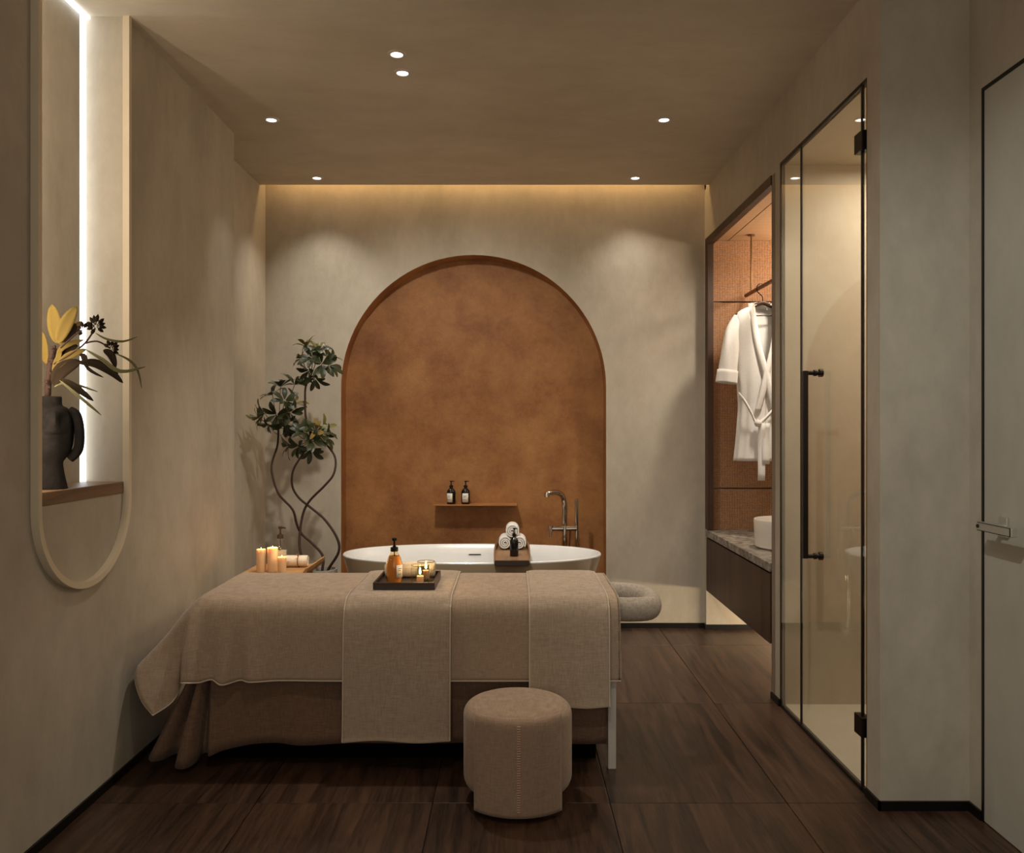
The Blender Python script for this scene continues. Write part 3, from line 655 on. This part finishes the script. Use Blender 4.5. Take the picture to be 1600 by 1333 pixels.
def tumbler(x, y, label, ch):
    t = thing('glass_candle_holder', (x, y, tt), label, 'candle holder', 'glass candle holders on the dark tray')
    obj('glass_cup', lathe([(0, .001), (.033, .001), (.036, .006), (.037, .05), (.0355, .078), (.0345, .078), (.035, .05), (.034, .008), (0, .006)], 32, (x, y, tt)), 'glass', t)
    obj('rim', tube([(x+.035*math.cos(a), y+.035*math.sin(a), tt+.078) for a in [2*math.pi*i/32 for i in range(32)]], .0012, 6, closed=True), 'dark_tray', t)
    t2 = thing('candle', (x, y, tt+.007), label.replace('glass candle holder', 'small lit candle inside the glass holder'), 'candle')
    obj('wax', lathe([(0, 0), (.014, 0), (.014, ch), (.011, ch+.001), (0, ch-.002)], 20, (x, y, tt+.0075)), 'wax', t2)
    obj('wick', cyl((x, y, tt+ch), (x, y, tt+ch+.012), .0008, 6), 'black', t2)
    obj('flame', lathe([(0, 0), (.004, .006), (.0045, .012), (.002, .024), (0, .03)], 12, (x, y, tt+ch+.012)), 'flame', t2)
    point('candle_light', (x, y, tt+ch+.05), .22, (1, .62, .28), .008)
tumbler(-.366, 3.312, 'glass candle holder at the front right of the dark tray', .028)
tumbler(-.352, 3.405, 'glass candle holder behind the other one, next to the cream towel', .034)

# ------------------------------------------------------------------ side table with candles, bottle, towel
SZ = .60
sd = thing('side_table', (-1.16, 4.08, 0), 'low light wood side table behind the massage table, by the left wall', 'table')
prf = [(-1.30, SZ), (-1.30, SZ-.02), (-1.02, SZ-.02), (-.98, SZ-.004), (-.962, SZ+.022), (-.958, SZ+.040), (-.968, SZ+.038), (-.985, SZ+.014), (-1.03, SZ)]
obj('table_top', prism(prf, 3.90, 4.27, 'Y'), 'light_wood', sd, smooth=False)
for x in (-1.27, -1.03):
    for y in (3.93, 4.24): obj('leg', bx(x-.014, x+.014, y-.014, y+.014, 0, SZ-.02, bev=.003), 'light_wood', sd, smooth=False)
def pillar(px, y, r, h, label, power):
    x = (px-800)*y/FX; t = thing('pillar_candle', (x, y, SZ), label, 'candle', 'pillar candles on the side table')
    obj('wax', lathe([(0, 0), (r*.97, 0), (r, .003), (r, h-.002), (r*.96, h), (r*.75, h-.006), (r*.3, h-.01), (0, h-.01)], 28, (x, y, SZ+.0005)), 'wax', t)
    obj('wick', cyl((x, y, SZ+h-.012), (x, y, SZ+h), .0009, 6), 'black', t)
    obj('flame', lathe([(0, 0), (.0018, .003), (.0016, .005), (0, .010)], 10, (x, y, SZ+h-.001)), 'flame', t)
    point('candle_light', (x, y, SZ+h+.016), power, (1, .62, .28), .008)
pillar(408, 4.03, .0225, .110, 'leftmost pillar candle on the side table, medium height', .10)
pillar(426, 4.03, .0255, .118, 'tallest pillar candle, middle of the three on the side table', .30)
pillar(440.5, 3.985, .0205, .080, 'shortest pillar candle, rightmost of the three on the side table', .10)
bottle('clear_pump_bottle', ((438-800)*4.17/FX, 4.17, SZ+.0005), .205, .034, 'glass', 'clear glass pump bottle with brown pump behind the pillar candles', liquid=('soap', .58), pump='bark')
tw = obj('rolled_towel', towel_roll(.115, .028, 3, 'X', ((463-800)*4.17/FX, 4.17, SZ+.0305)), 'towel_cream'); tag(tw, 'small cream rolled towel tied with twine on the side table', 'towel')
X0 = (467-800)*4.17/FX
bm = tube([(X0, 4.17+.0295*math.cos(a), SZ+.0305+.0295*math.sin(a)) for a in [2*math.pi*i/24 for i in range(24)]], .0025, 6, closed=True)
tube([(X0, 4.15, SZ+.058), (X0-.006, 4.14, SZ+.07), (X0+.004, 4.14, SZ+.066)], .002, 5, bm); obj('twine', bm, 'rail_wood', tw)

# ------------------------------------------------------------------ potted tree
PY = 4.80; px0 = (503-800)*PY/FX
tp = thing('potted_tree', (px0, PY, 0), 'tall potted tree with three twisting stems and dark leaf clusters beside the arch', 'plant')
obj('pot', lathe([(0, 0), (.065, 0), (.075, .02), (.092, .3), (.088, .46), (.086, .485), (.078, .485), (.078, .45), (0, .45)], 36, (px0, PY, 0)), 'terra_pot', tp)
obj('soil', lathe([(0, .470), (.05, .466), (.079, .458), (0, .455)], 24, (px0, PY, 0)), 'soil', tp)
def Z3(a, y=PY, dy=0): return P(350+a[0]/3.171, 500+a[1]/3.171, y+dy)
sA = [(270, 530), (265, 620), (240, 700), (238, 760), (270, 860), (340, 940), (360, 1010), (385, 1060), (440, 1110), (490, 1170), (487, 1245), (487, 1300)]
sB = [(425, 600), (400, 650), (345, 740), (338, 820), (370, 880), (430, 930), (500, 990), (560, 1080), (568, 1150), (515, 1240), (505, 1300)]
sC = [(425, 545), (450, 580), (500, 610), (550, 680), (545, 760), (500, 820), (430, 890), (395, 950), (378, 1040), (376, 1130), (400, 1200), (450, 1260), (475, 1300)]
sD = [(430, 285), (405, 330), (402, 400), (405, 480), (425, 545), (432, 590)]
def stem(pts, dys, r0, r1):
    p = cr([Z3(a, PY, dys*math.sin(i*1.1)) for i, a in enumerate(pts)], 6); m = len(p)
    return tube(p, [r0+(r1-r0)*i/m for i in range(m)], 9)
for pts, d, r0, r1 in ((sA, .03, .0055, .0085), (sB, -.03, .0055, .0085), (sC, .035, .0055, .0085), (sD, .0, .0055, .0075)):
    obj('stem', stem(pts, d, r0, r1), 'bark', tp)
# leaves: shared mesh data, three colour kinds
def leaf_mesh(mat, w=.026, l=.075):
    pr = lambda s: (math.sin(math.pi*s**1.25)**.8 if 0 < s < 1 else 0)
    bm = ribbon([(0, 0, 0), (0, l*.35, .004), (0, l*.7, .003), (0, l, -.006)], w, up=(0, 0, 1), prof=pr)
    bmesh.ops.recalc_face_normals(bm, faces=bm.faces)
    me = bpy.data.meshes.new('leaf'); bm.to_mesh(me); bm.free(); me.materials.append(M[mat])
    me.polygons.foreach_set('use_smooth', [True]*len(me.polygons)); return me
LM = [leaf_mesh('leaf_green'), leaf_mesh('leaf_green', .03, .068), leaf_mesh('leaf_olive', .022, .072), leaf_mesh('leaf_yellow', .020, .07)]
tl = tp.location
def rosette(c, d, nl, kinds):
    d = Vector(d).normalized(); q = d.to_track_quat('Z', 'Y').to_matrix().to_4x4()
    for k in range(nl):
        a = 2*math.pi*k/nl+R.uniform(-.25, .25); el = math.radians(R.uniform(5, 50))
        m = q @ Matrix.Rotation(a, 4, 'Z') @ Matrix.Translation((0, .006, 0)) @ Matrix.Rotation(el, 4, 'X')
        o = bpy.data.objects.new('leaf', LM[R.choice(kinds)]); C.objects.link(o); o.parent = tp
        s = R.uniform(.9, 1.3); o.matrix_local = Matrix.Translation(Vector(c)-tl) @ m @ Matrix.Scale(s, 4)
def crown(center, spots, origin):
    bm = B()
    for (a, b, dy, kinds) in spots:
        c = Z3((a, b), PY, dy); cc = Z3(center); d = (c-cc)+Vector((0, -.03, .03)); rosette(c, d, R.choice((7, 8, 8)), kinds)
        o0 = Z3(origin); tube(cr([o0, o0.lerp(c, .5)+Vector((0, 0, -.01)), c], 4), .0022, 6, bm)
    obj('twigs', bm, 'bark', tp)
G = [0, 0, 1]; GO = [0, 1, 2]; GY = [2, 3, 3, 0]
crown((450, 210), [(410, 130, 0, GY), (470, 150, -.04, GO), (510, 180, .02, G), (440, 190, -.05, G), (385, 190, 0, GY), (485, 220, -.05, G), (420, 250, .0, G), (520, 225, -.02, G), (450, 290, -.03, G)], (430, 285))
crown((280, 420), [(280, 330, -.02, G), (240, 370, 0, G), (350, 320, -.02, G), (300, 400, -.06, G), (350, 410, 0, GY), (200, 460, -.02, GO), (175, 485, .02, GY), (260, 470, -.05, G), (330, 460, -.04, G), (220, 515, 0, G), (300, 510, -.03, G), (345, 520, .0, G)], (270, 535))
crown((420, 580), [(350, 555, 0, G), (400, 560, -.05, G), (455, 550, -.03, GY), (490, 545, 0, GY), (500, 580, .0, G), (440, 600, -.05, G), (325, 620, 0, G), (370, 625, -.04, G), (430, 640, -.02, G)], (425, 600))

# ------------------------------------------------------------------ vanity
vt = thing('vanity_cabinet', (1.6, 4.67, .25), 'dark wood floating vanity cabinet under the stone counter', 'cabinet')
obj('cabinet_body', bx(XR+.012, 2.01, 4.02, 5.335, .255, .595), 'dark_wood', vt, smooth=False)
obj('drawer_front', bx(XR-.004, XR+.012, 4.02, 5.335, .255, .592, bev=.0015), 'dark_wood', vt, smooth=False)
tag(obj('stone_counter', bx(XR-.008, 2.015, 4.015, 5.338, .603, .645, bev=.002), 'stone', smooth=False), 'grey speckled stone counter under the round white basin', 'counter')
bxx, byy = 1.505, 4.52
sk_ = obj('wash_basin', lathe([(0, 0), (.165, 0), (.178, .01), (.182, .08), (.185, .152), (.183, .156), (.176, .156), (.173, .15), (.165, .05), (.12, .025), (0, .02)], 48, (bxx, byy, .6455)), 'ceramic'); tag(sk_, 'round white vessel basin on the stone counter', 'basin')
# rail, rod
rl = thing('clothes_rail', (1.49, 4.7, 2.14), 'wooden clothes rail hung from the wardrobe ceiling on thin rods', 'rail')
obj('rail_bar', cyl((1.49, 4.06, 2.14), (1.49, 5.30, 2.14), .012, 16), 'rail_wood', rl)
for y in (5.18, 4.2):
    ro_ = obj('rod', cyl((1.49, y, 2.14), (1.49, y, 2.50), .005, 12), 'brass', rl)
    obj('flange', lathe([(0, -.006), (.022, -.006), (.022, 0), (0, 0)], 20, (1.49, y, 2.499)), 'brass', ro_)
# hanger
RY = 5.0; HX = 1.505
hg = thing('coat_hanger', (HX, RY, 2.0), 'dark wooden coat hanger inside the white bathrobe', 'hanger')
hk = cr([(HX, RY, 2.045), (HX, RY, 2.085), (HX-.028, RY, 2.115), (HX-.034, RY, 2.145), (HX-.012, RY, 2.165), (HX+.012, RY, 2.150)], 6)
obj('hook', tube(hk, .0032, 8), 'bronze', hg)
bm = tube(cr([(HX-.165, RY, 1.965), (HX-.10, RY, 2.005), (HX-.04, RY, 2.035), (HX, RY, 2.048), (HX+.04, RY, 2.035), (HX+.10, RY, 2.005), (HX+.165, RY, 1.965)], 5), .0145, 12, flat=.7)
obj('shoulder_bar', bm, 'dark_wood', hg); obj('lower_bar', cyl((HX-.13, RY, 1.972), (HX+.13, RY, 1.972), .0035, 8), 'black', hg)
# robe
rbn = thing('bathrobe', (HX, RY, 1.55), 'white belted bathrobe hanging in the rattan wardrobe', 'bathrobe')
def robe_ring(z, w, d, fold, gap, ph, n=80):
    """horizontal ring, open at the front (towards -Y) by half angle gap"""
    out = []
    for i in range(n+1):
        u = i/n; a = -math.pi/2+gap+(2*math.pi-2*gap)*u
        k = 1+fold*math.sin(a*9+ph)*.6+fold*math.sin(a*4+ph*2)
        out.append(Vector((HX+w*k*math.copysign(abs(math.cos(a))**.85, math.cos(a)), RY+d*k*math.sin(a), z)))
    return out
rings = []
prof = [(2.035, .055, .030, 0, .75, 0), (2.02, .095, .040, .005, .70, 0), (1.995, .142, .045, .01, .62, 0), (1.96, .163, .052, .015, .50, .2), (1.90, .160, .058, .02, .40, .3), (1.80, .152, .06, .03, .28, .5), (1.70, .150, .06, .035, .16, .7), (1.60, .146, .058, .04, .03, 1),
        (1.50, .140, .055, .045, .0, 1.2), (1.42, .136, .052, .055, .0, 1.4), (1.34, .142, .055, .05, .0, 1.5), (1.22, .152, .062, .05, .0, 1.7), (1.10, .166, .070, .055, .0, 1.9)]
rings = [robe_ring(*p) for p in prof]
cols_ = list(zip(*rings)); cols_ = [cr(list(c), 4) for c in cols_]; rows = list(zip(*cols_))
bo = obj('robe_body', grid([list(r) for r in rows]), 'robe', rbn); solid(bo, .004, 0)
def sleeve(s):
    ctr = cr([(HX+s*.135, RY, 1.955), (HX+s*.178, RY-.005, 1.88), (HX+s*.196, RY-.015, 1.78), (HX+s*.212, RY-.025, 1.66), (HX+s*.222, RY-.03, 1.565)], 6); m = len(ctr)
    bm = B(); rows = []
    for i, c in enumerate(ctr):
        t = (ctr[min(i+1, m-1)]-ctr[max(i-1, 0)]).normalized(); sd_ = Vector((1, 0, 0)); sd_ = (sd_-t*sd_.dot(t)).normalized(); f_ = t.cross(sd_)
        q = i/(m-1); r = .040+.018*q
        rows.append([c+sd_*math.cos(a)*r*(1+.05*math.sin(3*a+q*4))+f_*math.sin(a)*r*.62*(1+.07*math.sin(5*a+q*6)) for a in [2*math.pi*k/28 for k in range(28)]])
    o = obj('sleeve', grid(rows, bm, wrap=True), 'robe', rbn); solid(o, .003, 0)
    rows2 = [[c+(c-ctr[j])*.09 for c in rows[j]] for j in range(m-6, m)]
    o2 = obj('cuff', grid(rows2, wrap=True), 'robe', o); solid(o2, .005, 0)
sleeve(-1); sleeve(1)
for s in (-1, 1):   # lapels
    pp = cr([(HX+s*.060, RY+.0, 2.045), (HX+s*.066, RY-.040, 1.985), (HX+s*.052, RY-.060, 1.86), (HX+s*.028, RY-.070, 1.74), (HX-s*.004, RY-.076, 1.62), (HX-s*.03, RY-.075, 1.50), (HX-s*.055, RY-.068, 1.40)], 5)
    rows = [[p+Vector((-s*w, f_, 0)) for p in pp] for w, f_ in ((-.026, .004), (-.013, -.004), (0, -.006), (.012, -.003))]
    o = obj('lapel', grid(rows), 'robe', rbn); solid(o, .004, 0)
bk = cr([(HX+s*.055, RY+.03*abs(s)+.01, 2.045) for s in (-1, -.5, 0, .5, 1)], 5)
o = obj('collar', grid([[p+Vector((0, 0, .012)) for p in bk], [p+Vector((0, .01, -.03)) for p in bk]]), 'robe', rbn); solid(o, .006, 0)
# belt: drooping band, knot and tails
def band(pts, w, up=(0, -1, 0)):
    pp = cr(pts, 6); rows = [[p+Vector((0, 0, k)) for p in pp] for k in (-w/2, 0, w/2)]; rows[1] = [p+Vector((0, -.004, 0)) for p in rows[1]]
    return grid(rows)
o = obj('belt', band([(HX-.150, RY-.03, 1.50), (HX-.125, RY-.07, 1.455), (HX-.09, RY-.083, 1.385), (HX-.062, RY-.088, 1.325), (HX-.02, RY-.088, 1.345), (HX+.05, RY-.082, 1.415), (HX+.12, RY-.06, 1.47), (HX+.146, RY-.02, 1.50)], .026), 'robe', rbn); solid(o, .005, 0)
kn = lathe([(0, -.022), (.014, -.018), (.022, -.004), (.022, .006), (.013, .019), (0, .022)], 16, (HX-.055, RY-.098, 1.325)); obj('knot', kn, 'robe', o)
for dx, zb in ((-.040, .988), (-.014, 1.085)):
    rows = [[Vector((HX+dx-.006*k*0+u*.042-.021+(.006*(1-s)), RY-.105+.008*math.sin(s*5), 1.325+(zb-1.325)*s)) for u in (0, .5, 1)] for s in [j/8 for j in range(9)]]
    e = obj('belt_tail', grid(rows), 'robe', o); solid(e, .005, 0)

# ------------------------------------------------------------------ shower screen
ss = thing('shower_screen', (XR, 3.4, 0), 'tall clear glass shower screen with slim black frame and pull handle', 'shower screen')
GX0, GX1 = XR+.001, XR+.007
obj('fixed_pane', bx(GX0, GX1, 3.606, 3.868, .012, 2.518), 'glass_screen', ss, smooth=False)
dp = obj('glass_door', bx(GX0, GX1, 2.985, 3.600, .012, 2.518), 'glass_screen', ss, smooth=False)
obj('fixed_pane', bx(GX0, GX1, 2.940, 2.972, .012, 2.518), 'glass_screen', ss, smooth=False)
for y0, y1 in ((3.870, 3.880), (3.599, 3.607), (2.968, 2.980), (2.930, 2.934)):
    obj('upright', bx(XR-.0005, XR+.0075, y0, y1, .0, 2.53), 'black', ss, smooth=False)
obj('head_rail', bx(XR-.0005, XR+.0075, 2.93, 3.88, 2.518, 2.533), 'black', ss, smooth=False)
obj('threshold', bx(XR-.0005, XR+.0075, 2.93, 3.88, .0, .012), 'black', ss, smooth=False)
for z in (2.32, .235):
    bm = B(); box(bm, XR-.012, XR+.022, 2.945, 3.012, z-.035, z+.035, bev=.002); obj('hinge', bm, 'bronze', dp, smooth=False)
bm = B(); hy = 3.42; hx = 1.205
box(bm, hx-.010, hx+.010, hy-.010, hy+.010, .762, 1.533, bev=.002)
hn = obj('pull_handle', bm, 'bronze', dp, smooth=False)
for z in (1.524, .771):
    bm = B(); cyl((hx, hy, z), (1.262, hy, z), .009, 14, bm); cyl((1.262, hy, z), (1.276, hy, z), .017, 18, bm); cyl((1.240, hy, z), (1.251, hy, z), .013, 18, bm); obj('handle_post', bm, 'bronze', hn)

# ------------------------------------------------------------------ niche vase and branches
VX, VY, VZ = -1.515, 2.735, 1.0985
vs_ = thing('face_vase', (VX, VY, VZ), 'dark rough clay vase shaped like a face on the niche shelf', 'vase')
prf = [(0, 0), (.046, 0), (.048, .01), (.040, .05), (.036, .085), (.044, .10), (.060, .125), (.068, .17), (.066, .22), (.052, .262), (.034, .275), (.032, .30), (.028, .30), (.028, .27), (0, .26)]
prf2 = cr([(a, 0, b) for a, b in prf], 12)
bm = lathe([(max(0, p.x), p.z) for p in prf2], 72, (VX, VY, VZ))
for v in bm.verts:   # nose, lips, brow, chin on the side facing the room (+X, slightly towards the camera)
    d = Vector((v.co.x-VX, v.co.y-VY)); r = d.length
    if r < .02: continue
    a = math.atan2(d.y, d.x)+.95; z = v.co.z-VZ
    w = math.exp(-(a/.33)**2); f = 0
    f += .020*math.exp(-((z-.222)/.020)**2)*math.exp(-(a/.2)**2)+.012*math.exp(-((z-.240)/.014)**2)*math.exp(-(a/.15)**2)
    f += .013*math.exp(-((z-.190)/.008)**2)*w+.013*math.exp(-((z-.172)/.008)**2)*w-.010*math.exp(-((z-.181)/.004)**2)*w
    f += .008*math.exp(-((z-.140)/.014)**2)*w
    for sg in (-.5, .5): f -= .008*math.exp(-((z-.236)/.012)**2)*math.exp(-((a-sg)/.22)**2)
    k = (r+f)/r; v.co.x = VX+d.x*k; v.co.y = VY+d.y*k*.92
obj('vase_body', bm, 'basalt', vs_)
h3 = cr([(VX+.050, VY+.025, VZ+.255), (VX+.070, VY+.025, VZ+.240), (VX+.080, VY+.025, VZ+.19), (VX+.076, VY+.025, VZ+.13), (VX+.050, VY+.022, VZ+.100)], 6)
obj('ear_handle', tube(h3, .020, 12, flat=.75), 'basalt', vs_)
fb = thing('flower_arrangement', (VX, VY, VZ+.30), 'dried branches with pale yellow leaves and long dark leaves standing in the face vase', 'branches')
def F(a, b, Y=2.72): return P(30+a/2.777, 450+b/2.777, Y)
bm = tube(cr([F(122, 560, 2.735), F(124, 470, 2.735), F(130, 380), F(150, 260)], 6), .010, 10)
for i in range(46):
    s = R.random(); p = F(122+s*26+R.uniform(-9, 9), 440-s*190, 2.72+R.uniform(-.012, .012)); lathe([(0, -.007), (.006, -.002), (.005, .004), (0, .007)], 7, p, bm)
obj('main_stem', bm, 'stem_red', fb)
def lf(pts, w, mat, Y=2.70, up=(0, -1, 0), dY=0, nm='leaf'):
    pts = [F(a, b, Y+dY*i) for i, (a, b) in enumerate(pts)]
    o = obj(nm, ribbon(pts, w, up=up, fold=.25), mat, fb); solid(o, .0012, 0); return o
k = 2.7/1300/2.777
lf([(163, 240), (158, 160), (142, 72)], 64*k, 'leaf_yellow', 2.70); lf([(168, 240), (205, 160), (250, 80)], 62*k, 'leaf_yellow', 2.68)
lf([(175, 245), (215, 200), (272, 145)], 46*k, 'leaf_yellow', 2.71); lf([(185, 235), (220, 195), (246, 155)], 52*k, 'leaf_dark', 2.695)
lf([(118, 330), (108, 260), (100, 190)], 40*k, 'leaf_yellow', 2.73); lf([(150, 360), (210, 300), (292, 266)], 34*k, 'leaf_yellow', 2.68)
lf([(155, 345), (180, 270), (215, 245), (280, 225)], 26*k, 'leaf_yellow', 2.71); lf([(165, 310), (200, 270), (255, 250)], 42*k, 'leaf_dark', 2.72)
lf([(148, 420), (190, 355), (268, 318)], 66*k, 'leaf_dark', 2.68); lf([(150, 410), (160, 330), (185, 275)], 26*k, 'leaf_yellow', 2.70)
lf([(255, 325), (330, 330), (400, 365), (450, 412)], 34*k, 'leaf_dark', 2.66); lf([(262, 318), (330, 318), (390, 345), (430, 372)], 22*k, 'leaf_dark', 2.69)
lf([(290, 268), (360, 310), (440, 362), (548, 342)], 17*k, 'leaf_olive', 2.66, dY=-.01); lf([(420, 285), (480, 315), (515, 360), (532, 436)], 11*k, 'leaf_olive', 2.64)
lf([(330, 195), (380, 222), (450, 232), (512, 212)], 10*k, 'leaf_olive', 2.66); lf([(265, 285), (300, 350), (365, 388)], 14*k, 'leaf_dark', 2.68)
lf([(185, 395), (245, 430), (322, 490)], 30*k, 'leaf_dark', 2.67); lf([(175, 400), (260, 470), (356, 552)], 14*k, 'leaf_olive', 2.66)
lf([(150, 430), (210, 410), (340, 450)], 12*k, 'leaf_olive', 2.68); lf([(365, 270), (400, 290), (420, 345)], 34*k, 'leaf_dark', 2.68)
lf([(262, 290), (285, 300), (292, 350)], 22*k, 'leaf_dark', 2.68)
def cluster(stalk, c, nn, l, a0, a1):
    bm = tube(cr([F(a, b, 2.68) for a, b in stalk], 5), .0028, 7); o = obj('stalk', bm, 'stem_red', fb)
    for i in range(nn):
        a = math.radians(a0+(a1-a0)*i/(nn-1)+R.uniform(-8, 8)); q = l*R.uniform(.8, 1.15); y0 = 2.68+R.uniform(-.02, .02)
        p0 = F(c[0]+math.cos(a)*6, c[1]-math.sin(a)*6, 2.68); p1 = F(c[0]+math.cos(a)*q*.5, c[1]-math.sin(a)*q*.5, y0); p2 = F(c[0]+math.cos(a)*q, c[1]-math.sin(a)*q, y0)
        obj('seed_pod', tube([p0, p0.lerp(p1, .6), p1, p1.lerp(p2, .6), p2], [.0010, .0016, .0062, .0052, .0008], 7), 'leaf_dark', o)
cluster([(150, 330), (220, 290), (285, 240), (330, 175)], (332, 165), 11, 46, -35, 235)
cluster([(285, 240), (340, 232), (395, 262)], (398, 262), 8, 40, -80, 150)
cluster([(180, 260), (240, 205), (272, 185)], (275, 182), 5, 34, 60, 230)
